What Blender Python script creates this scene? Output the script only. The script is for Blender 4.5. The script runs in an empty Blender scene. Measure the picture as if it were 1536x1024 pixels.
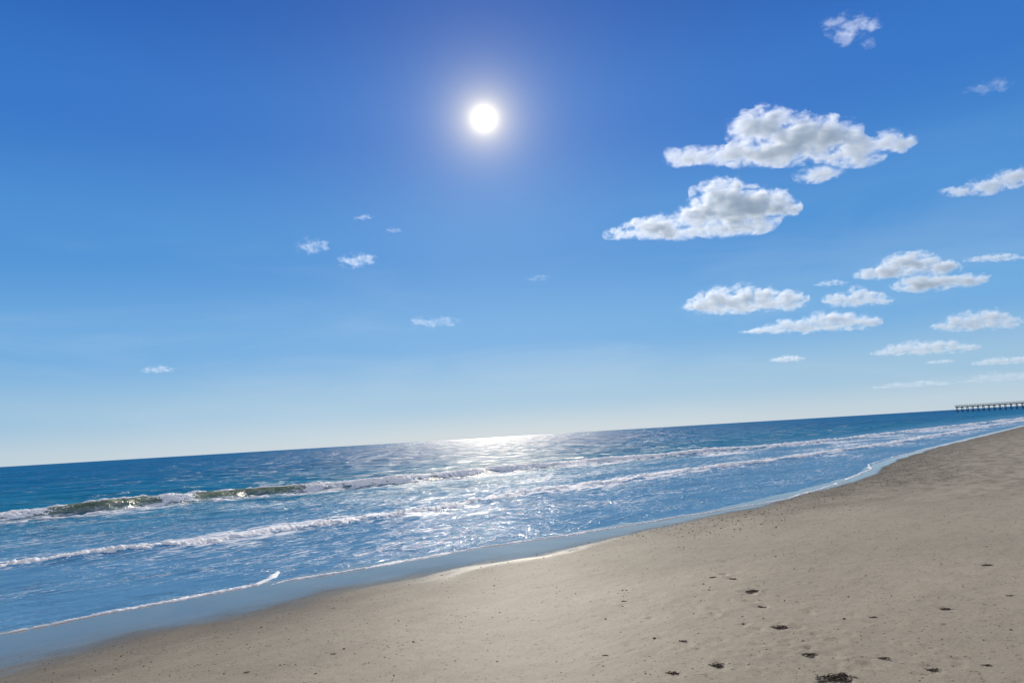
import bpy, bmesh, math, random
import numpy as np
from mathutils import Vector, Matrix, noise as mnoise
random.seed(7); rng = np.random.default_rng(7)
C = bpy.context.scene.collection
sc = bpy.context.scene
sc.view_settings.view_transform = 'Standard'
sc.view_settings.look = 'None'
sc.view_settings.exposure = 0

# ------------------------------------------------------------------ camera
F_PX = 1536*26/36.0
ROLL = math.radians(3.43)
PITCH = math.atan(141.7/F_PX)
H = 2.0
cr, sr = math.cos(ROLL), math.sin(ROLL)
cp, sp = math.cos(PITCH), math.sin(PITCH)
RV = Vector((1,0,0)); UV = Vector((0,-sp,cp)); FV = Vector((0,cp,sp))
ex = cr*RV - sr*UV; ey = sr*RV + cr*UV; ez = -FV
cam_d = bpy.data.cameras.new('camera'); cam = bpy.data.objects.new('camera', cam_d); C.objects.link(cam)
cam.matrix_world = Matrix(((ex.x,ey.x,ez.x,0),(ex.y,ey.y,ez.y,0),(ex.z,ey.z,ez.z,H),(0,0,0,1)))
cam_d.sensor_width = 36; cam_d.lens = 26; cam_d.sensor_fit = 'HORIZONTAL'
cam_d.clip_start = 0.05; cam_d.clip_end = 120000
sc.camera = cam
def uv(px, py):
    dx, dy = px-768, 512-py
    return dx*cr+dy*sr, -dx*sr+dy*cr
def ray(px, py):
    u, v = uv(px, py)
    return Vector((u, -v*sp+F_PX*cp, v*cp+F_PX*sp))

# ------------------------------------------------------------------ helpers
def tag(o, label=None, cat=None, group=None, kind=None):
    if label: o['label'] = label
    if cat: o['category'] = cat
    if group: o['group'] = group
    if kind: o['kind'] = kind
    return o
def link(name, me, mat=None, parent=None, smooth=True):
    o = bpy.data.objects.new(name, me); C.objects.link(o)
    if mat: me.materials.append(mat)
    if parent: o.parent = parent
    if smooth: me.polygons.foreach_set('use_smooth', np.ones(len(me.polygons), dtype=bool))
    return o
def grid_mesh(name, P):      # P (n,m,3)
    n, m, _ = P.shape
    me = bpy.data.meshes.new(name)
    idx = np.arange(n*m).reshape(n, m)
    q = np.stack([idx[:-1,:-1], idx[1:,:-1], idx[1:,1:], idx[:-1,1:]], -1).reshape(-1,4)
    me.vertices.add(n*m); me.vertices.foreach_set('co', P.reshape(-1).astype(np.float32))
    me.loops.add(q.size); me.loops.foreach_set('vertex_index', q.reshape(-1).astype(np.int32))
    me.polygons.add(len(q)); me.polygons.foreach_set('loop_start', (np.arange(len(q))*4).astype(np.int32))
    me.update(calc_edges=True)
    return me
def attr(me, name, arr):
    a = me.attributes.new(name, 'FLOAT', 'POINT'); a.data.foreach_set('value', np.asarray(arr, dtype=np.float32).reshape(-1))

def _h(ix, iy, seed):
    h = (ix.astype(np.int64)*374761393 + iy.astype(np.int64)*668265263 + seed*974634777) & 0x7fffffff
    h = ((h ^ (h >> 13))*1274126177) & 0x7fffffff
    return (h ^ (h >> 16)) & 0xffff
def pn(x, y, seed=0):
    x = np.asarray(x, float); y = np.asarray(y, float)
    x, y = np.broadcast_arrays(x, y)
    x0 = np.floor(x); y0 = np.floor(y); fx = x-x0; fy = y-y0
    u = fx*fx*fx*(fx*(fx*6-15)+10); v = fy*fy*fy*(fy*(fy*6-15)+10)
    def g(i, j):
        an = _h(x0+i, y0+j, seed)*(2*math.pi/65536)
        return np.cos(an)*(fx-i)+np.sin(an)*(fy-j)
    return ((g(0,0)*(1-u)+g(1,0)*u)*(1-v)+(g(0,1)*(1-u)+g(1,1)*u)*v)*1.5
def fbm(x, y, seed=0, o=4, gain=.5):
    s = 0; a = 1.; f = 1.
    for k in range(o):
        s = s+a*pn(x*f, y*f, seed+k*17); a *= gain; f *= 2.03
    return s
def billow(x, y, seed=0, o=4, gain=.5):
    s = 0; a = 1.; f = 1.
    for k in range(o):
        s = s+a*(1-2*np.abs(pn(x*f, y*f, seed+k*17))); a *= gain; f *= 2.03
    return s
def sst(e0, e1, x):
    t = np.clip((x-e0)/(e1-e0), 0, 1); return t*t*(3-2*t)
def axis(lo, hi, step, g, mn, mx):
    c = list(np.arange(lo, hi, step)); s = step
    while c[-1] < mx: s *= g; c.append(c[-1]+s)
    l = []; s = step; x = lo
    while x > mn: s *= g; x -= s; l.append(x)
    return np.array(l[::-1]+c)

# ------------------------------------------------------------------ shore frame: a runs along the beach, b points out to sea
TH = math.radians(46); ca, sa = math.cos(TH), math.sin(TH)
def to_ab(x, y): return x*ca+y*sa, -x*sa+y*ca
def to_xy(a, b): return a*ca-b*sa, a*sa+b*ca
def curve(pts):
    pa = np.array([p[0] for p in pts])*H; pb = np.array([p[1] for p in pts])*H
    xs = np.linspace(pa[0], pa[-1], 1500); ys = np.interp(xs, pa, pb)
    k = 31; ker = np.hanning(k); ker /= ker.sum()
    ysp = np.convolve(np.pad(ys, k//2, mode='edge'), ker, 'valid')
    return lambda a: np.interp(a, xs, ysp)
S0 = curve([(-8,5.2),(0,5.53),(1.1,5.53),(1.66,5.5),(2.85,5.5),(4.6,5.16),(6.1,4.8),(8.2,4.45),(11.5,4.52),(14.4,4.95),(15.2,5.3),(21.5,6.1),(46,8.0),(90,9.5),(200,11)])
B1 = curve([(-8,16),(3.2,16),(8.3,16.1),(11.9,14.9),(20,14.3),(28,12.3),(67,11.7),(100,12),(200,13)])
B2 = curve([(-8,9),(1.8,8.85),(4.5,8.47),(6.7,8.3),(9.3,8.65),(13.5,8.7),(19,8.25),(25,8.2),(46,9.6),(90,11)])
def S(a): return S0(a)+.12*pn(a*.35, 3.3, 5)+.05*pn(a*1.3, 7.1, 6)
S_ta = np.linspace(-5, 60, 3000); S_tb = S(S_ta)

feet = []      # dents in the sand: (x, y, ang, length, depth)
def sand_base(a, b):
    d = S(a)-b
    z = np.where(d > 0, .036*np.minimum(d, 12)+.012*np.clip(d-12, 0, 60), .04*d)
    return np.maximum(z, -1.2)+.02
def ground(px, py, zf=None):
    d = ray(px, py); t = -H/d.z
    for _ in range(9):
        x, y = d.x*t, d.y*t
        z = float(sand_base(*to_ab(np.array(x), np.array(y)))) if zf is None else zf
        t = (z-H)/d.z
    return d.x*t, d.y*t
def curlzone(a):
    a = a+.35*pn(np.asarray(a)*1.3, 4.4, 29)
    return .93*sst(7.2, 8.8, a)*(1-sst(11.2, 12.4, a))+.95*sst(12.9, 14.0, a)*(1-sst(16.2, 20, a))
def front_h(a): return .43-.20*sst(20, 70, a)+.06*curlzone(a)
def sea_z(a, b):
    t = b-B1(a)+.5*pn(a*.12, 1.7, 30)+.2*pn(a*.5, 1.7, 31)
    fw = .75-.15*curlzone(a)
    w1 = front_h(a)*(.85+.35*pn(a*.16, 9, 32))*np.where(t < 0, np.exp(-np.abs(t/fw)**2.3), np.exp(-(t/3.0)**2))
    t2 = b-B2(a)+.35*pn(a*.2, 4.7, 33)+.12*pn(a*.7, 1.7, 34)
    w2 = .11*np.where(t2 < 0, np.exp(-(t2/.45)**2), np.exp(-(t2/1.9)**2))
    d = b-S(a)
    near = sst(.2, 5., d)
    dist = np.hypot(a, b)
    f1 = np.exp(-(dist/120)**2); f2 = np.exp(-(dist/60)**2); f3 = np.exp(-(dist/35)**2)
    ch = f1*.07*pn(a/9, b/3.2, 40)*sst(14, 22, d)+f2*.038*fbm(a/2.2, b/.8, 41, 2)+f3*.024*fbm(a/.5, b/.3, 42, 2)
    far = .12*np.exp(-(dist/500)**2)*np.sin((b+4*pn(a/40, b/30, 44))/5.5)*sst(36, 50, b)
    return .015+(w1+w2)+ch*(.12+.88*near)+far

# ------------------------------------------------------------------ materials
def newmat(name):
    m = bpy.data.materials.new(name); m.use_nodes = True
    nt = m.node_tree; nt.nodes.clear()
    out = nt.nodes.new('ShaderNodeOutputMaterial')
    return m, nt, out
class N:
    def __init__(s, nt): s.nt = nt
    def __call__(s, t, **kw):
        n = s.nt.nodes.new('ShaderNode'+t)
        for k, v in kw.items(): setattr(n, k, v)
        return n
    def l(s, a, b): s.nt.links.new(a, b)
    def math(s, op, a, b=None, c=None, clamp=False):
        n = s('Math', operation=op, use_clamp=clamp)
        for i, v in enumerate((a, b, c)):
            if v is None: continue
            if isinstance(v, (int, float)): n.inputs[i].default_value = v
            else: s.l(v, n.inputs[i])
        return n.outputs[0]
    def sstep(s, x, e0, e1, o0=0., o1=1.):
        n = s('MapRange', interpolation_type='SMOOTHSTEP')
        s.l(x, n.inputs['Value'])
        for k, v in (('From Min', e0), ('From Max', e1), ('To Min', o0), ('To Max', o1)):
            if isinstance(v, (int, float)): n.inputs[k].default_value = v
            else: s.l(v, n.inputs[k])
        return n.outputs['Result']
    def mix(s, f, a, b, blend='MIX'):
        n = s('Mix', data_type='RGBA', blend_type=blend)
        for i, v in ((0, f), (6, a), (7, b)):
            if isinstance(v, (int, float)): n.inputs[i].default_value = v
            elif isinstance(v, tuple): n.inputs[i].default_value = (*v, 1)
            else: s.l(v, n.inputs[i])
        return n.outputs[2]
    def pos(s, scale, rot=0.):
        g = s('NewGeometry'); mp = s('Mapping'); mp.vector_type = 'POINT'
        r = s('VectorRotate', rotation_type='Z_AXIS'); r.inputs['Angle'].default_value = rot
        s.l(g.outputs['Position'], r.inputs['Vector'])
        s.l(r.outputs[0], mp.inputs['Vector']); mp.inputs['Scale'].default_value = scale
        return mp.outputs[0]
    def noise(s, vec, scale=1., detail=4., rough=.5, dist=0.):
        n = s('TexNoise'); n.inputs['Scale'].default_value = scale; n.inputs['Detail'].default_value = detail
        n.inputs['Roughness'].default_value = rough; n.inputs['Distortion'].default_value = dist
        if vec is not None: s.l(vec, n.inputs['Vector'])
        return n.outputs['Fac']
    def attr(s, name):
        a = s('Attribute'); a.attribute_name = name; return a.outputs['Fac']

def sand_material():
    m, nt, out = newmat('sand'); n = N(nt)
    p = n('BsdfPrincipled'); n.l(p.outputs[0], out.inputs['Surface'])
    big = n.noise(n.pos((.25,.6,.3), -TH), 1, 4)
    mid = n.noise(n.pos((3,6,3), -TH), 1, 5, .6)
    fine = n.noise(n.pos((60,60,60)), 1, 3, .7)
    speck = n.noise(n.pos((26,26,26)), 1, 3, .6)
    c = n.mix(n.sstep(big, .3, .7), (.33,.28,.192), (.415,.35,.242))
    c = n.mix(n.sstep(mid, .35, .72, 0, .5), c, (.255,.212,.142))
    c = n.mix(n.sstep(fine, .3, .7, 0, .55), c, (.53,.46,.335))
    c = n.mix(n.sstep(speck, .60, .69, 0, .8), c, (.12,.095,.06))
    damp = n.attr('damp'); wet = n.attr('wet'); tram = n.attr('trampled')
    tn = n.noise(n.pos((1.5,2.6,1.2), -TH), 1, 6, .7)
    c = n.mix(n.math('MULTIPLY', tram, n.sstep(tn, .44, .62, 0, .8)), c, (.20,.16,.11))
    c = n.mix(damp, c, n.mix(1., c, (.45,.44,.43), 'MULTIPLY'))
    c = n.mix(wet, c, n.mix(1., c, (.50,.51,.54), 'MULTIPLY'))
    n.l(c, p.inputs['Base Color'])
    wn = n.noise(n.pos((1.2,3.,1), -TH), 1, 4, .6)
    wv = n.math('ADD', wet, n.math('MULTIPLY', n.math('SUBTRACT', wn, .5), n.sstep(wet, 0, .3, 0, .5)))
    r = n.sstep(wv, .10, .60, .60, .09); n.l(r, p.inputs['Roughness'])
    sp_ = n.sstep(wv, .45, 1.05, .02, .42); n.l(sp_, p.inputs['Specular IOR Level'])
    b1 = n('Bump'); b1.inputs['Distance'].default_value = .008
    hgt = n.math('ADD', n.math('MULTIPLY', mid, 1.2), n.math('MULTIPLY', fine, .35))
    n.l(hgt, b1.inputs['Height'])
    n.l(n.math('MULTIPLY', n.sstep(wet, 0, .6, .9, .03), n.sstep(damp, 0, 1, 1, .5)), b1.inputs['Strength'])
    n.l(b1.outputs[0], p.inputs['Normal'])
    return m
def foam_bsdf(n):
    p = n('BsdfPrincipled'); p.inputs['Base Color'].default_value = (.92,.90,.86,1); p.inputs['Roughness'].default_value = .7
    b = n('Bump'); b.inputs['Distance'].default_value = .03; b.inputs['Strength'].default_value = .8
    n.l(n.noise(n.pos((9,9,9)), 1, 6, .65), b.inputs['Height']); n.l(b.outputs[0], p.inputs['Normal'])
    return p
def foam_material():
    m, nt, out = newmat('sea_foam'); n = N(nt)
    p = foam_bsdf(n); p.inputs['Base Color'].default_value = (.94,.92,.87,1)
    p.inputs['Subsurface Weight'].default_value = .6; p.inputs['Subsurface Radius'].default_value = (1,.97,.9); p.inputs['Subsurface Scale'].default_value = .05
    p.inputs['Subsurface Anisotropy'].default_value = .3
    n.l(p.outputs[0], out.inputs['Surface']); return m
def water_material():
    m, nt, out = newmat('sea_water'); n = N(nt)
    foam = n.attr('foam'); sh = n.attr('shallow'); gr = n.attr('green'); tl = n.attr('teal')
    patch = n.noise(n.pos((.012,.05,.05), -TH), 1, 4)
    c = n.mix(n.sstep(patch, .35, .65), (.007,.14,.32), (.012,.185,.375))
    c = n.mix(n.math('MULTIPLY', tl, .8), c, (.018,.235,.36))
    c = n.mix(sh, c, (.115,.30,.475))  # shallow tint, with missing sky reflection put into the diffuse colour
    gst = n.noise(n.pos((.6,3,3), -TH), 1, 4, .6)
    c = n.mix(gr, c, n.mix(n.sstep(gst, .35, .65), (.12,.165,.095), (.27,.30,.18)))
    # wave normals
    gust = n.noise(n.pos((.34,.40,1), -TH), 1, 8, .76)
    g2 = n.sstep(gust, .44, .60)
    spk = n.sstep(gust, .53, .62)
    glint = n.sstep(n.noise(n.pos((4.2,8.5,4), -TH), 1, 3, .6, .4), .60, .67)
    n1 = n.noise(n.pos((1.0,1.5,1), -TH), 1, 6, .62, .3)
    n2 = n.noise(n.pos((.12,.18,.1), -TH), 1, 4, .55)
    b2 = n('Bump'); b2.inputs['Distance'].default_value = 2.4
    n.l(n.sstep(sh, 0, 1, 1., .10), b2.inputs['Strength'])
    b1 = n('Bump')
    n.l(n.math('MULTIPLY', n.sstep(g2, 0, 1, .08, .24), n.sstep(sh, 0, 1, 1.9, 1.2)), b1.inputs['Distance'])
    n.l(n.sstep(sh, 0, 1, 1., .95), b1.inputs['Strength'])
    n.l(n2, b2.inputs['Height']); n.l(n1, b1.inputs['Height']); n.l(b2.outputs[0], b1.inputs['Normal'])
    df = n('BsdfDiffuse'); n.l(c, df.inputs['Color']); n.l(b1.outputs[0], df.inputs['Normal'])
    gl = n('BsdfGlossy'); n.l(n.sstep(sh, 0, 1, .25, .10), gl.inputs['Roughness']); n.l(b1.outputs[0], gl.inputs['Normal'])
    gl.inputs['Color'].default_value = (1,.965,.88,1)
    fr = n('Fresnel'); fr.inputs['IOR'].default_value = 1.33; n.l(b1.outputs[0], fr.inputs['Normal'])
    # a rough open sea reflects less of the low sky than a calm film of water; glassy facets catch the sun
    lim = n.math('MULTIPLY', n.sstep(sh, 0, 1, .15, .17), n.sstep(g2, 0, 1, .4, 1.))
    lim = n.math('ADD', lim, n.math('MULTIPLY', spk, n.sstep(sh, 0, .4, .60, .03)))
    lim = n.math('ADD', lim, n.math('MULTIPLY', glint, n.sstep(sh, 0, .6, .1, .75)))
    lim = n.math('MULTIPLY', lim, n.sstep(gr, 0, 1, 1., .5))
    fac = n.math('MULTIPLY', fr.outputs[0], lim, clamp=True)
    w_ = n('MixShader'); n.l(fac, w_.inputs[0]); n.l(df.outputs[0], w_.inputs[1]); n.l(gl.outputs[0], w_.inputs[2])
    # dense froth where the wave has just broken, thin lacy threads elsewhere
    fn = n.noise(n.pos((1.4,4.0,1), -TH), 1, 9, .64, .5)
    e0 = n.math('MULTIPLY_ADD', foam, -.34, .75)
    mask = n.sstep(fn, e0, n.math('ADD', e0, .10))
    ln = n.noise(n.pos((1.1,3.6,1), -TH), 1.3, 4, .55, .5)
    dl = n.math('ABSOLUTE', n.math('SUBTRACT', ln, .5))
    wdt = n.math('MULTIPLY_ADD', foam, .07, .001)
    lace = n.math('MULTIPLY', n.sstep(dl, 0., wdt, 1., 0.), n.sstep(fn, .36, .56, .12, .85))
    mask = n.math('MAXIMUM', mask, lace)
    mask = n.math('MULTIPLY', mask, n.sstep(foam, .04, .22))
    x = n('MixShader'); n.l(n.math('MULTIPLY', mask, .82), x.inputs[0]); n.l(w_.outputs[0], x.inputs[1]); n.l(foam_bsdf(n).outputs[0], x.inputs[2])
    n.l(x.outputs[0], out.inputs['Surface']); return m
def plain(name, col, rough=.8, var=.35, sc_=8):
    m, nt, out = newmat(name); n = N(nt); p = n('BsdfPrincipled'); n.l(p.outputs[0], out.inputs['Surface'])
    f = n.noise(n.pos((sc_,sc_,sc_)), 1, 4)
    n.l(n.mix(f, tuple(v*(1-var) for v in col), tuple(v*(1+var) for v in col)), p.inputs['Base Color'])
    p.inputs['Roughness'].default_value = rough; return m
M_sand = sand_material(); M_foam = foam_material(); M_water = water_material()
M_wrack = plain('dry_wrack', (.105,.08,.055), .9, .5, 60); M_shell = plain('shell', (.55,.48,.40), .5); M_wood = plain('weathered_timber', (.07,.065,.065), .9, .3, 2)

# ------------------------------------------------------------------ dark clumps of wrack and the dents around them
wr = [ # px, py, width px, label
 (1255,1016,50,'largest dark wrack clump lying at the bottom edge of the beach'),
 (1172,941,27,'compact dark wrack clump on the pale sand, above the bottom edge clump'),
 (1140,909,32,'ragged wide dark wrack scrap beyond the compact clump on the sand'),
 (1130,887,22,'thin dark wrack scrap just beyond the ragged wide scrap'),
 (1100,868,18,'small dark wrack tuft farthest up the line of scraps toward the water'),
 (1215,981,22,'small dark wrack tuft between the compact clump and the largest clump'),
 (1080,998,30,'long flat dark wrack scrap near the bottom, left of the largest clump'),
 (1010,1010,24,'dark wrack scrap at the bottom edge, leftmost of the near row'),
 (1420,912,16,'lone dark wrack tuft on the smooth sand at the right'),
 (1480,846,13,'distant small wrack tuft near the right edge of the beach'),
 (1310,926,12,'tiny wrack speck left of the lone right-hand tuft'),
 (1325,987,14,'small wrack fleck right of and beyond the largest clump'),
 (1400,1003,22,'flat pale-edged wrack scrap near the bottom, right of the largest clump'),
 (1480,998,13,'small wrack scrap near the bottom right corner of the beach'),
 (1025,962,13,'small wrack tuft in the open sand left of the compact clump'),
 (908,984,9,'isolated wrack fleck in the lower middle of the beach'),
 (1070,866,11,'tiny wrack fleck beside the farthest tuft of the line'),
 (1515,893,9,'tiny wrack fleck hard against the right edge of the sand'),
 (370,1008,8,'isolated wrack fleck on the darker damp sand at lower left'),
 (500,981,8,'tiny wrack fleck on the damp sand right of the lower left one'),
 (936,900,9,'tiny wrack fleck in the middle of the sand nearest the water')]
wr_pos = []
for (px, py, w, lab) in wr:
    x, y = ground(px, py); dist = math.hypot(math.hypot(x, y), H); W_ = w*dist/F_PX; wr_pos.append((x, y, W_, lab))
    if w >= 16: feet.append((x, y, random.uniform(-.5,.5)+.9, .06+.4*W_, .008))
for k in range(340):
    if k < 250: px = random.gauss(1180, 125); py = random.gauss(945, 60)
    else: px = random.uniform(800, 1536); py = random.uniform(790, 1024)
    if py < 735+(1250-px)*.16+30: continue
    x, y = ground(px, py)
    feet.append((x, y, random.uniform(.2,1.8), random.uniform(.02,.075), random.uniform(.003,.010) if k < 250 else random.uniform(.002,.008)))
for k in range(14):            # a loose trail of old prints
    t = k/13; px = 1290-200*t+random.uniform(-30,30); py = 1020-165*t**.8+random.uniform(-5,5)
    x, y = ground(px, py); feet.append((x, y, random.uniform(.8,1.3), random.uniform(.07,.12), random.uniform(.007,.013)))

# ------------------------------------------------------------------ sand
A = axis(1.5, 16, .028, 1.02, -40000, 40000); Bb = axis(.6, 12.5, .028, 1.05, -40000, 60)
AA, BB = np.meshgrid(A, Bb, indexing='ij')
d = S(AA)-BB
Z = sand_base(AA, BB)
dist = np.hypot(AA, BB); fd = np.exp(-(dist/40)**2); ff = np.exp(-(dist/200)**2)
dry = sst(1.6, 5.0, d)
Z = Z+ff*.018*fbm(AA/3.5, BB/2.2, 60, 3)*dry+fd*.0045*fbm(AA/.5, BB/.35, 61, 3)*dry*(.35+.65*sst(-.1,.5,pn(AA/2,BB/1.2,66)))+fd*.0018*fbm(AA/.12, BB/.12, 63, 2)*dry
tram = sst(14, 24, AA)*sst(.4, 1.6, d)*(1-.6*sst(5, 11, d))
Z = Z+ff*.009*billow(AA/.6, BB/.6, 64, 2)*tram
for (x, y, an, L, dp) in feet:
    fa, fb = to_ab(x, y)
    ia = np.where(np.abs(A-fa) < .45)[0]; ib = np.where(np.abs(Bb-fb) < .45)[0]
    if len(ia) == 0 or len(ib) == 0: continue
    sl = np.ix_(ia, ib)
    ua, ub = AA[sl]-fa, BB[sl]-fb
    p1 = (ua*math.cos(an)+ub*math.sin(an))/L; p2 = (-ua*math.sin(an)+ub*math.cos(an))/(L*.45)
    r = np.sqrt(p1**2+p2**2)+.5*fbm(ua*11+x, ub*11+y, 70, 2)
    Z[sl] += -dp*np.exp(-np.clip(r,0,9)**4)+dp*.4*np.exp(-((r-1.35)/.4)**2)
X, Y = to_xy(AA, BB)
me = grid_mesh('sand', np.stack([X, Y, Z], -1))
def wid_f(a): return np.interp(a, [-10,2,6,9,12,18,40,100], [2.2,2.2,2.0,1.6,1.1,.6,.4,.6])
wn = wid_f(AA)*(1+.30*pn(AA*.5, BB*.5, 71))
attr(me, 'wet', np.where(d > 0, 1-sst(.25*wn, 1.8*wn, d), 1.))
attr(me, 'damp', 1-sst(.5, 5.6, d+.9*fbm(AA/1.8, BB/.9, 72, 3)+1.5*sst(7, 14, AA)))
attr(me, 'trampled', tram)
tag(link('sand', me, M_sand), 'wide pale tan sandy beach sloping down to the sea', 'sand', kind='structure')
Zs = Z
def sand_at(x, y):
    a, b = to_ab(x, y); i = np.searchsorted(A, a); j = np.searchsorted(Bb, b); return float(Zs[i, j])

# ------------------------------------------------------------------ sea
A2 = axis(0, 60, .11, 1.03, -40000, 45000); B2a = axis(8, 40, .09, 1.04, 4, 45000)
AA, BB = np.meshgrid(A2, B2a, indexing='ij')
Z = sea_z(AA, BB)
X, Y = to_xy(AA, BB)
me = grid_mesh('sea', np.stack([X, Y, Z], -1))
t1 = BB-B1(AA)+.5*pn(AA*.12, 1.7, 30)+.2*pn(AA*.5, 1.7, 31); t2 = BB-B2(AA)+.35*pn(AA*.2, 4.7, 33)+.12*pn(AA*.7, 1.7, 34); dd = BB-S(AA)
surf = sst(0, 1.5, dd)*(1-sst(-.5, .4, t1))
foam = np.where(t1 < 0, .85*np.exp(t1/3.6), .5*np.exp(-t1/.4))+np.where(t2 < 0, .65*np.exp(t2/.8), .65*np.exp(-t2/2.2))+.34*surf
foam = foam*(1-.9*np.exp(-((t1+.28)/.48)**2)*curlzone(AA))
# fainter foam lines lying parallel to the shore
for off, wv, st in ((.45, 61, .40), (.72, 62, .30)):
    ln_ = S0(AA)+(B2(AA)-S0(AA))*off+.5*pn(AA*.15, 2, wv)+.2*pn(AA*.6, 2, wv+5)
    foam = foam+st*np.exp(-np.abs(BB-ln_)/.22)*np.clip(.6+1.2*pn(AA*.2, 6, wv+9), 0, 1.3)
for off, wv, st in ((.35, 71, .35), (.65, 72, .35)):
    ln_ = B2(AA)+(B1(AA)-B2(AA))*off+.7*pn(AA*.12, 2, wv)+.25*pn(AA*.6, 2, wv+5)
    foam = foam+st*np.exp(-np.abs(BB-ln_)/.4)*np.clip(.6+1.2*pn(AA*.2, 6, wv+9), 0, 1.3)
foam = foam*(.75+.75*fbm(AA/6, BB/3, 80, 2))+.25*np.exp(-np.maximum(dd,0)/.35)
foam = np.clip(foam, 0, 1)*(1-sst(.6, 2, t1))
attr(me, 'foam', foam)
attr(me, 'shallow', 1-sst(3, 26, dd))
attr(me, 'teal', np.exp(-(np.maximum(t1, 0)/28)))
attr(me, 'green', np.where(t1 < .05, np.exp(-((t1+.28)/.6)**2), .8*np.exp(-((t1-.05)/.25)**2))*.95*(1-sst(20, 40, AA)*.8))
tag(link('sea', me, M_water), 'blue sea with sun glitter reaching the horizon', 'sea', kind='structure')

# ------------------------------------------------------------------ foam ridges
def ridge(name, a0, a1, step, line, tlo, thi, nt_, hfun, label, cat='wave', base=sea_z):
    a = [a0]; s = step
    while a[-1] < a1:
        a.append(a[-1]+s)
        if a[-1] > 45: s *= 1.012
    a = np.array(a); t = np.linspace(tlo, thi, nt_)
    Ag, Tg = np.meshgrid(a, t, indexing='ij'); Bg = line(Ag)+Tg
    z = base(Ag, Bg)+hfun(Ag, Tg)
    x, y = to_xy(Ag, Bg)
    return tag(link(name, grid_mesh(name, np.stack([x, y, z], -1)), M_foam), label, cat)
L1 = lambda a: B1(a)-.5*pn(a*.12, 1.7, 30)-.2*pn(a*.5, 1.7, 31)
L2 = lambda a: B2(a)-.35*pn(a*.2, 4.7, 33)-.12*pn(a*.7, 1.7, 34)
def h1(a, t):
    cz = curlzone(a)
    brk = np.clip(.92+.5*pn(a*.3, 2, 91)+.4*pn(a*1.1, 5, 93), .55, 1.3)*(1-.93*cz)
    env = np.where(t < -.3, np.exp(-((t+.3)/.5)**2), np.exp(-((t+.3)/.32)**2))
    lump = billow(a/.36, t/.18, 92, 4, .68)
    apron = (.05+.025*cz)*np.exp(-((t+1.05)/.36)**2)*(.3*cz+.2+1.4*fbm(a/.8, t/.22, 95, 4))
    crest = (.055+.03*cz)*np.exp(-((t-.02-.06*pn(a*1.5, 3, 97))/.11)**2)*(.72+1.2*fbm(a/.6, t/.3, 96, 3))
    return brk*env*(.022+.056*lump)*(1-.45*sst(22,60,a))*(.8+.2*sst(6,10,a))+apron+crest-.042
ridge('breaking_wave', .5, 190, .045, L1, -2.4, .7, 70, h1, 'long outer breaker with a greenish face and a tumbling white crest')
def h2(a, t):
    wv = .16*pn(a*.9, 5, 104)+.08*pn(a*2.7, 5, 105)
    wd = np.clip(.92+.9*pn(a*.6, 9, 106)+.5*pn(a*2.1, 9, 108), .35, 1.9)
    tt = (t-wv)/wd
    env = np.where(tt < -.1, np.exp(-((tt+.1)/.23)**2), np.exp(-((tt+.1)/.34)**2))
    back = .034*np.exp(-((t-.8)/.7)**2)*(.1+1.7*fbm(a/.6, t/.18, 107, 4))
    return env*(.004+.041*billow(a/.17, t/.11, 102, 4, .74))*np.clip(.9+.6*pn(a*.5, 2, 101)+.5*pn(a*1.9, 2, 103), .4, 2)+back-.028
ridge('surf_line', .5, 120, .035, L2, -1.1, 2.0, 74, h2, 'low inner surf line of white foam running between the breaker and the beach')

def strip(name, pts, width, height, seed, label, step=.02, nx=16):
    P = np.array([ground(px, py) for px, py in pts])
    seg = np.r_[0, np.cumsum(np.hypot(*np.diff(P, axis=0).T))]
    n = int(min(6000, seg[-1]/step)); s = np.linspace(0, seg[-1], n)
    xs = np.interp(s, seg, P[:,0]); ys = np.interp(s, seg, P[:,1])
    k = max(5, int(.5/(s[1]-s[0]))|1); ker = np.hanning(k+2)[1:-1]; ker /= ker.sum()
    sm = lambda v: np.convolve(np.pad(v, k//2, mode='reflect', reflect_type='odd'), ker, 'valid')
    xs, ys = sm(xs), sm(ys)
    tx, ty = np.gradient(xs), np.gradient(ys); l = np.hypot(tx, ty); nxv, nyv = -ty/l, tx/l
    w = width*(.75+.8*pn(s*.6, 3.3, seed)+.5*pn(s*2.1, 1.3, seed+1)); w = np.maximum(w, width*.2)
    wob = .07*pn(s*1.1, 8.3, seed+2)+.03*pn(s*4, 8.3, seed+3)
    t = np.linspace(-1, 1, nx)
    ox = xs[:,None]+nxv[:,None]*(t[None,:]*w[:,None]+wob[:,None]); oy = ys[:,None]+nyv[:,None]*(t[None,:]*w[:,None]+wob[:,None])
    a, b = to_ab(ox, oy)
    z0 = np.maximum(sand_base(a, b), sea_z(a, b))
    fade = np.minimum(1, np.minimum(np.arange(n), np.arange(n)[::-1])/30.)
    z = z0+height*((1-t[None,:]**2)*(.9+.8*billow(ox/.1, oy/.1, seed+5, 3))*fade[:,None]-.35)
    return tag(link(name, grid_mesh(name, np.stack([ox, oy, z], -1)), M_foam), label, 'foam')
strip('swash_foam', [(-60,962),(0,950),(100,931),(200,912),(300,893),(380,878),(405,868),(425,857)], .06, .015, 200,
      'thin white foam edge with an upturned tip bordering the wet sand at lower left')
strip('swash_foam', [(400,879),(430,870),(560,850),(650,833),(720,820),(800,810),(900,795),(1000,778),(1100,762),(1180,748),(1250,727),(1296,708),(1308,702),(1302,697),(1340,685),(1400,671),(1470,655),(1560,633)], .055, .013, 220,
      'long thin foam edge where the water meets the dry sand, reaching toward the far beach')

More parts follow.
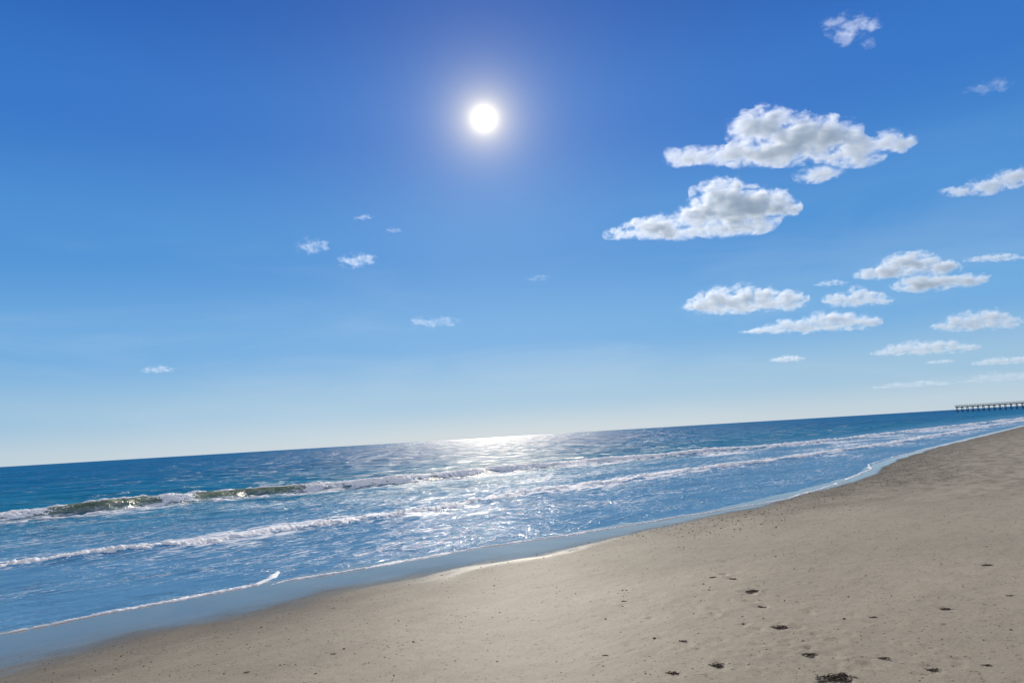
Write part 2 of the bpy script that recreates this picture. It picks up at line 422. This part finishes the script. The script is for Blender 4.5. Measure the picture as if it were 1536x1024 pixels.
# ------------------------------------------------------------------ wrack clumps and shells
def clump(x, y, w, lab, k):
    bm = bmesh.new(); r = random.Random(k)
    for i in range(int(22+w*140)):
        L = w*r.uniform(.10,.40); an = r.gauss(0, .8); cx, cy = max(-.42*w, min(.42*w, r.gauss(0, w*.24))), max(-.25*w, min(.25*w, r.gauss(0, w*.14)))
        wd = w*r.uniform(.012,.04); cur = r.uniform(-1.5,1.5); hh = w*r.uniform(.01,.06)
        if i < 3: L = w*.9; cx, cy = 0, (i-1)*w*.12; an = (i-1)*.5; hh *= .4
        prev = None
        for j in range(6):
            t = j/5; aa = an+cur*t
            px = cx+math.cos(aa)*L*(t-.5); py = cy+math.sin(aa)*L*(t-.5)
            pz = .003+hh*math.sin(math.pi*t)*r.uniform(.6,1)
            nx_, ny_ = -math.sin(aa)*wd*(1-.7*abs(t-.5)*2), math.cos(aa)*wd*(1-.7*abs(t-.5)*2)
            v1 = bm.verts.new((px+nx_, py+ny_, pz)); v2 = bm.verts.new((px-nx_, py-ny_, pz+wd*.5)); v3 = bm.verts.new((px, py, pz-wd*.6))
            if prev:
                for q in ((0,1),(1,2),(2,0)): bm.faces.new((prev[q[0]], prev[q[1]], (v1,v2,v3)[q[1]], (v1,v2,v3)[q[0]]))
            prev = (v1,v2,v3)
    me = bpy.data.meshes.new('wrack_clump'); bm.to_mesh(me); bm.free()
    o = link('wrack_clump', me, M_wrack); o.location = (x, y, sand_at(x, y)); o.rotation_euler.z = -.1
    tag(o, lab, 'seaweed', 'dark wrack scraps scattered over the sand')
for k, (x, y, w, lab) in enumerate(wr_pos): clump(x, y, w, lab, k)

ico = bmesh.new(); bmesh.ops.create_icosphere(ico, subdivisions=1, radius=1)
ico.verts.ensure_lookup_table(); ICO_V = np.array([v.co[:] for v in ico.verts]); ICO_F = np.array([[v.index for v in f.verts] for f in ico.faces]); ico.free()
def scatter(name, n_, mat, smin, smax, label, cat, seed, dfun, amin=1.5, amax=30):
    r = random.Random(seed); V = []; c = 0
    while c < n_:
        a = r.uniform(amin, amax); dd_ = dfun(r)+1.1*float(wid_f(a))
        b = float(np.interp(a, S_ta, S_tb))-dd_
        x, y = to_xy(a, b)
        if y < 3 or abs(x/y) > .75: c += .02; continue
        s = r.uniform(smin, smax)*(1 if r.random() < .9 else 1.7)
        z = sand_at(x, y)
        mtx = Matrix.Rotation(r.uniform(0,6.3), 3, 'Z') @ Matrix.Rotation(r.uniform(-.4,.4), 3, 'X') @ Matrix.Diagonal((s, s*r.uniform(.4,.9), s*r.uniform(.25,.5)))
        V.append(ICO_V @ np.array(mtx).T + np.array((x, y, z+s*.15))); c += 1
    k = len(V); V = np.concatenate(V); Fc = (ICO_F[None]+np.arange(k)[:,None,None]*len(ICO_V)).reshape(-1,3)
    me = bpy.data.meshes.new(name)
    me.vertices.add(len(V)); me.vertices.foreach_set('co', V.reshape(-1).astype(np.float32))
    me.loops.add(Fc.size); me.loops.foreach_set('vertex_index', Fc.reshape(-1).astype(np.int32))
    me.polygons.add(len(Fc)); me.polygons.foreach_set('loop_start', (np.arange(len(Fc))*3).astype(np.int32))
    me.update(calc_edges=True)
    tag(link(name, me, mat), label, cat, kind='stuff')
scatter('shell_fragments', 1300, M_shell, .003, .008, 'pale shell fragments sprinkled over the beach', 'shells', 3, lambda r: r.uniform(.2, 10))
scatter('pebbles', 3000, M_wrack, .003, .010, 'dark specks of shell grit strewn along the damp sand near the waterline', 'pebbles', 4, lambda r: r.expovariate(1/2.0))
scatter('shell_grit', 2600, M_wrack, .006, .017, 'band of dark shell grit on the upper wash zone beyond the middle of the beach', 'shell grit', 6, lambda r: abs(r.gauss(.9, .9)), 11, 40)
scatter('wrack_crumbs', 1000, M_wrack, .003, .010, 'loose dark crumbs of wrack sprinkled over the dry sand at right', 'seaweed crumbs', 5, lambda r: r.uniform(2.5, 10), 1.5, 18)

# ------------------------------------------------------------------ pier
def box(bm, c, s):
    m = Matrix.Translation(c) @ Matrix.Diagonal((s[0], s[1], s[2], 1))
    bmesh.ops.create_cube(bm, size=1, matrix=m)
def part(name, bm, mat, parent, loc=(0,0,0)):
    me = bpy.data.meshes.new(name); bm.to_mesh(me); bm.free()
    o = link(name, me, mat, parent, smooth=False); o.location = loc; return o
pier = bpy.data.objects.new('pier', None); C.objects.link(pier)
u0, v0 = uv(1434, 611); xr = u0/(1100+18); PY = 480.; PX = xr*PY
pier.location = (PX, PY, 0); pier.rotation_euler.z = math.atan2(-ca, sa)   # local x runs to the shore
tag(pier, 'long dark timber fishing pier on pilings at the far right of the horizon', 'pier')
DZ = 3.7; LEN = 118.; W = 4.4
bm = bmesh.new(); box(bm, (LEN/2, 0, DZ), (LEN, W, .2))
for yy in (-1.9, 0, 1.9): box(bm, (LEN/2, yy, DZ-.25), (LEN-.2, .22, .28))
part('deck', bm, M_wood, pier)
for yy in (-W/2+.1, W/2-.1):
    bm = bmesh.new()
    for zz, th in ((.95,.10),(.62,.06),(.32,.06)): box(bm, (LEN/2, yy, DZ+.10+zz), (LEN, .08, th))
    k = 0.
    while k <= LEN: box(bm, (k if 0 < k < LEN else (.08 if k == 0 else LEN-.08), yy*1.001, DZ+.10+.48), (.12, .12, .97)); k += 1.45
    part('railing', bm, M_wood, pier)
bm = bmesh.new()
for zz in (.95,.5): box(bm, (.06, 0, DZ+.10+zz), (.08, W-.4, .09))
part('end_railing', bm, M_wood, pier)
pile_bm = bmesh.new(); bmesh.ops.create_cone(pile_bm, cap_ends=True, segments=10, radius1=.24, radius2=.18, depth=DZ+1.6, matrix=Matrix.Translation((0,0,(DZ-.40-2)/2)))
p0 = part('piling', pile_bm, M_wood, pier, (.5, -1.6, 0))
cb = bmesh.new(); box(cb, (0,0,DZ-.53), (.32, W+.2, .26)); c0 = part('pile_cap', cb, M_wood, pier, (.5,0,0))
bb = bmesh.new()
bmesh.ops.create_cube(bb, size=1, matrix=Matrix.Translation((.26,0,1.7)) @ Matrix.Rotation(math.radians(36), 4, 'X') @ Matrix.Diagonal((.08, 3.9, .16, 1)))
b0 = part('cross_brace', bb, M_wood, pier, (.5,0,0))
for i in range(40):
    x = .5+i*2.95
    for yy in (-1.6, 1.6):
        if i == 0 and yy < 0: continue
        c = p0.copy(); C.objects.link(c); c.parent = pier; c.location = (x, yy, 0)
    if i:
        for src in (c0, b0):
            c = src.copy(); C.objects.link(c); c.parent = pier; c.location = (x, 0, 0)

# ------------------------------------------------------------------ clouds
SUN = ray(726, 178).normalized()
def cloud_mat(ell, size, thick_m, tau, erode, nscale):
    m, nt, out = newmat('cloud_vapour'); n = N(nt)
    tc = n('TexCoord'); P = tc.outputs['Object']
    mp = n('Mapping'); k = 1/size
    mp.inputs['Scale'].default_value = (k, k, k*1.5); n.l(P, mp.inputs['Vector'])
    fld = None
    for (c, r) in ell:
        q = n('VectorMath', operation='MULTIPLY_ADD'); n.l(P, q.inputs[0]); q.inputs[1].default_value = (1/r[0],1/r[1],1/r[2]); q.inputs[2].default_value = (-c[0]/r[0],-c[1]/r[1],-c[2]/r[2])
        ln = n('VectorMath', operation='LENGTH'); n.l(q.outputs[0], ln.inputs[0])
        fld = ln.outputs['Value'] if fld is None else n.math('MINIMUM', fld, ln.outputs['Value'])
    f = n.noise(mp.outputs[0], nscale, 9, .74, .4)
    v_ = n.math('SUBTRACT', n.math('MULTIPLY_ADD', n.math('SUBTRACT', f, .5), 5.4, 1.10-erode), fld)
    dn = n.sstep(v_, -.02, .85)
    dn = n.math('MULTIPLY', dn, tau/thick_m)
    v = n('VolumePrincipled'); v.inputs['Color'].default_value = (.985,.985,.985,1); v.inputs['Anisotropy'].default_value = .5
    n.l(dn, v.inputs['Density'])
    v.inputs['Emission Color'].default_value = (.50,.73,1.,1); n.l(n.math('MULTIPLY', dn, .20), v.inputs['Emission Strength'])  # faint bluish glow added in place of multiply scattered light
    n.l(v.outputs[0], out.inputs['Volume'])
    m.cycles.volume_step_rate = .35
    return m
def auto(x0, x1, y0, y1, seed, n=7):
    r = random.Random(seed); w, h = x1-x0, y1-y0; bl = []
    for i in range(n):
        t = (i+.5)/n; x = x0+w*(.06+.88*t); hump = math.sin(math.pi*min(1, max(0, t+r.uniform(-.12,.12))))**.8
        ry = h*(.16+.36*hump)*r.uniform(.8,1.1); rx = w/n*r.uniform(.75,1.25)
        sl = (x-(x0+x1)/2)*-.05
        bl.append((x, y1-ry*.95+sl, rx, ry))
    bl.append(((x0+x1)/2, y1-h*.16, w*.42, h*.15))
    return bl
def cloud(blobs, tau, label, erode=0., alt=650., seed=0, group=None, ns=4.8):
    xs0 = min(b[0]-b[2] for b in blobs); xs1 = max(b[0]+b[2] for b in blobs); ys0 = min(b[1]-b[3] for b in blobs); ys1 = max(b[1]+b[3] for b in blobs)
    cx, cy = (xs0+xs1)/2, (ys0+ys1)/2
    dr = ray(cx, cy)
    k = alt/dr.z                       # world metres per pixel at the cloud layer
    cen = Vector((dr.x*k, dr.y*k, H+alt))
    uc, vc = uv(cx, cy)
    bm = bmesh.new(); ell = []
    for (x, y, rx, ry) in blobs:
        u, v = uv(x, y); u -= uc; v -= vc
        rx *= 1.04; ry *= 1.02
        ryy = (rx*ry)**.5*.9; yo = random.Random(seed+int(x)).uniform(-.3,.3)*ryy
        ell.append(((u*k, yo*k, v*k), (rx*k, ryy*k, ry*k)))
        bmesh.ops.create_icosphere(bm, subdivisions=3, radius=1.18, matrix=Matrix.Translation((u, yo, v)) @ Matrix.Diagonal((rx, ryy, ry, 1)))
    me = bpy.data.meshes.new('tmp'); bm.to_mesh(me); bm.free()
    o = bpy.data.objects.new('tmp', me); C.objects.link(o)
    w = xs1-xs0; h = ys1-ys0
    md = o.modifiers.new('r', 'REMESH'); md.mode = 'VOXEL'; md.voxel_size = max(.4, min(w/80, h/18))
    dg = bpy.context.evaluated_depsgraph_get(); ev = o.evaluated_get(dg)
    nm = bpy.data.meshes.new_from_object(ev); bpy.data.objects.remove(o)
    amp = (w*h)**.5*.05; fr = 1/((w*h)**.5*.22)
    nrm = [v.normal.copy() for v in nm.vertices]
    for v, no in zip(nm.vertices, nrm):
        p = v.co*fr+Vector((seed*3.7, 0, 0)); s = 0; a = 1.; f = 1.
        for q in range(3): s += a*(.55-2*abs(mnoise.noise(p*f))*.9); a *= .55; f *= 2.1
        up = .45+.55*max(0, min(1, .5+v.co.z/h*1.4))
        v.co += no*amp*s*up
        v.co *= k
    nm.update()
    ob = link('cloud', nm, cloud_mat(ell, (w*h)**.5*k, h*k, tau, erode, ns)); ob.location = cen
    tag(ob, label, 'cloud', group)
G = 'small cumulus clouds drifting over the sea'
cloud([(1150,194,50,25),(1195,213,72,29),(1243,206,46,22),(1280,228,42,20),(1338,211,30,15),(1100,232,52,13),(1040,236,42,11),(1150,234,70,15),(1225,264,34,12),(1012,233,16,13),(1128,184,30,16)], 6.8, 'largest cumulus cloud with a grey centre and bright billowing rim', seed=1, group=G, ns=6)
cloud([(1085,291,44,19),(1110,314,70,25),(1165,307,34,18),(1060,320,46,20),(985,341,46,15),(935,351,27,9),(1010,352,38,9),(1100,342,58,11)], 6.8, 'second largest cumulus cloud with a ragged left tail, just under the biggest one', seed=2, group=G, ns=6)
cloud([(1365,396,42,15),(1330,408,42,9),(1410,401,28,10),(1390,425,48,11),(1440,421,36,9),(1305,412,22,6),(1470,417,12,6)], 4.8, 'mid sized puffy cloud with a domed top, right of the middle group', seed=3, group=G)
cloud([(1440,287,30,7),(1480,281,32,11),(1515,269,32,13),(1545,262,30,13)], 3.0, 'slanting cloud cut off by the right edge of the picture', .08, seed=4, group=G)
cloud(auto(1034,1204,428,466,5), 3.6, 'flat bottomed cloud with a low hump, leftmost of the middle group', .04, seed=5, group=G)
cloud(auto(1240,1334,431,458,6,5), 2.5, 'small puff between the low humped cloud and the domed cloud', .1, seed=6, group=G)
cloud(auto(1117,1320,468,497,7,8), 2.5, 'long thin cloud bank stretched beneath the low humped cloud', .12, seed=7, group=G)
cloud(auto(1398,1530,463,494,8,6), 2.5, 'compact cloud directly below the domed cloud at right', .1, seed=8, group=G)
cloud(auto(1307,1462,506,531,9,7), 1.6, 'narrow tapering cloud streak below the compact right hand cloud', .16, seed=9, group=G)
cloud(auto(1460,1560,533,546,10,5), 1.0, 'low flat streak of cloud touching the right edge above the pier', .14, seed=10, group=G)
cloud(auto(1162,1200,532,542,11,3), 1.2, 'tiny lone cloud under the long thin cloud bank', .14, seed=11, group=G)
cloud(auto(1394,1424,538,545,12,3), .7, 'tiny faint cloud fleck under the tapering streak', .14, seed=12, group=G)
cloud(auto(1305,1432,570,580,13,6), .4, 'faint pale wisp just above the sea left of the pier', .2, seed=13, group=G)
cloud(auto(1440,1560,556,572,14,6), .4, 'faint hazy wisp right above the pier', .2, seed=14, group=G)
cloud(auto(1450,1550,379,391,15,5), 1.2, 'thin wispy streak above and right of the domed cloud', .2, seed=15, group=G)
cloud(auto(1222,1270,418,429,16,4), .7, 'thin wisp above the small puff in the middle group', .25, seed=16, group=G)
W_ = .45
cloud([(1275,40,34,18),(1248,38,18,11),(1300,34,24,12),(1268,58,22,11),(1300,66,14,9)], 1.2, 'ragged torn wisp of cloud highest in the sky at upper right', .28, seed=17, group=G, ns=3.6)
cloud(auto(1448,1516,114,140,18,4), .35, 'faint smudge of cloud below the highest wisp near the right edge', .4, seed=18, group=G, ns=3.4)
cloud(auto(446,494,350,380,19,4), .75, 'small ragged wisp on the left, upper of the left pair', .42, seed=19, group=G, ns=3.4)
cloud(auto(512,560,375,400,20,4), 1.0, 'small bright tuft of cloud on the left, lower of the left pair', .38, seed=20, group=G, ns=3.4)
cloud(auto(532,558,319,329,21,3), .35, 'tiny faint fleck of cloud above the left pair', .32, seed=21, group=G, ns=3.4)
cloud(auto(580,600,338,349,22,3), .3, 'tiny faint fleck of cloud right of the left pair', .32, seed=22, group=G, ns=3.4)
cloud(auto(620,690,468,491,23,4), .38, 'thin pale wisp low in the middle of the sky', .40, seed=23, group=G, ns=3.4)
cloud(auto(214,258,547,559,24,4), .7, 'small flat cloud alone low over the sea at far left', .22, seed=24, group=G, ns=4)
cloud(auto(788,822,411,422,25,3), .15, 'barely visible fleck of cloud under the sun', .38, seed=25, group=G, ns=3.4)

# ------------------------------------------------------------------ sky and sun
w = bpy.data.worlds.new('World'); sc.world = w; w.use_nodes = True
nt = w.node_tree; nt.nodes.clear(); n = N(nt)
out = n('OutputWorld'); bg = n('Background'); bg.inputs['Strength'].default_value = .1; n.l(bg.outputs[0], out.inputs['Surface'])
EL = math.asin(SUN.z); AZ = math.atan2(SUN.x, SUN.y)
sky = n('TexSky', sky_type='NISHITA'); sky.sun_disc = False; sky.sun_elevation = EL; sky.sun_rotation = AZ
sky.air_density = 1.0; sky.dust_density = .3; sky.ozone_density = 2.0
tc = n('TexCoord'); sepn = n('SeparateXYZ'); n.l(tc.outputs['Generated'], sepn.inputs[0])
ramp = n('ValToRGB'); cr_ = ramp.color_ramp; cr_.interpolation = 'EASE'
def lin(c): return tuple(((v/255+.055)/1.055)**2.4 if v > 10 else v/255/12.92 for v in c)
stops = [(0.0,(184,205,220)),(.05,(150,190,221)),(.13,(106,168,222)),(.25,(72,144,213)),(.40,(46,116,200)),(.55,(26,92,180)),(.9,(20,66,142))]
while len(cr_.elements) < len(stops): cr_.elements.new(.5)
for e, (p_, c_) in zip(cr_.elements, stops): e.position = p_; e.color = (*lin(c_), 1)
n.l(sepn.outputs['Z'], ramp.inputs[0])
sc10 = n('VectorMath', operation='SCALE'); n.l(ramp.outputs[0], sc10.inputs[0]); sc10.inputs['Scale'].default_value = 10.
base = n.mix(.08, sc10.outputs[0], sky.outputs[0])
# very thin streaky haze
hz = n('Mapping'); hz.inputs['Scale'].default_value = (2.0,2.0,11); n.l(tc.outputs['Generated'], hz.inputs[0])
hn = n.noise(hz.outputs[0], 1.4, 5, .55, .5)
base = n.mix(n.math('MULTIPLY', n.sstep(hn, .42, .72, 0, .17), n.sstep(sepn.outputs['Z'], .40, .05)), base, (6.0,7.2,8.2))
# added white-grey fill light in the unseen sky behind the camera, broken by noise
fill_map = n('Mapping'); fill_map.inputs['Scale'].default_value = (2,2,5); n.l(tc.outputs['Generated'], fill_map.inputs[0])
fill_n = n.noise(fill_map.outputs[0], 1.5, 5, .6)
fill_fac = n.math('MULTIPLY', n.sstep(sepn.outputs['Y'], .05, -.45), n.sstep(fill_n, .30, .55))
base = n.mix(fill_fac, base, (7.4,7.4,7.5))
dot = n('VectorMath', operation='DOT_PRODUCT'); n.l(tc.outputs['Generated'], dot.inputs[0]); dot.inputs[1].default_value = SUN
ang = n.math('MULTIPLY', n.math('ARCCOSINE', n.math('MINIMUM', dot.outputs['Value'], 1.)), 180/math.pi)
def glow(width, amp, col, power=1.):
    e = n.math('EXPONENT', n.math('MULTIPLY', n.math('POWER', n.math('DIVIDE', ang, width), power), -1.))
    v = n('VectorMath', operation='SCALE'); v.inputs[0].default_value = col; n.l(n.math('MULTIPLY', e, amp*10), v.inputs['Scale']); return v.outputs[0]
def add(a, b):
    v = n('VectorMath', operation='ADD'); n.l(a, v.inputs[0]); n.l(b, v.inputs[1]); return v.outputs[0]
c = add(base, glow(.66, 1.5, (1,.94,.76), 1.6))
c = add(c, glow(1.0, .9, (1,.80,.36)))
c = add(c, glow(2.1, .52, (1.,.80,.30)))
c = add(c, glow(6.0, .06, (.55,.52,.44)))
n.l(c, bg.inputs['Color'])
sd = bpy.data.lights.new('sun', 'SUN'); sd.energy = 3.6; sd.angle = math.radians(.53); sd.color = (1,.92,.79)
so = bpy.data.objects.new('sun', sd); C.objects.link(so)
so.rotation_euler = SUN.to_track_quat('Z', 'Y').to_euler()
so.location = SUN*50
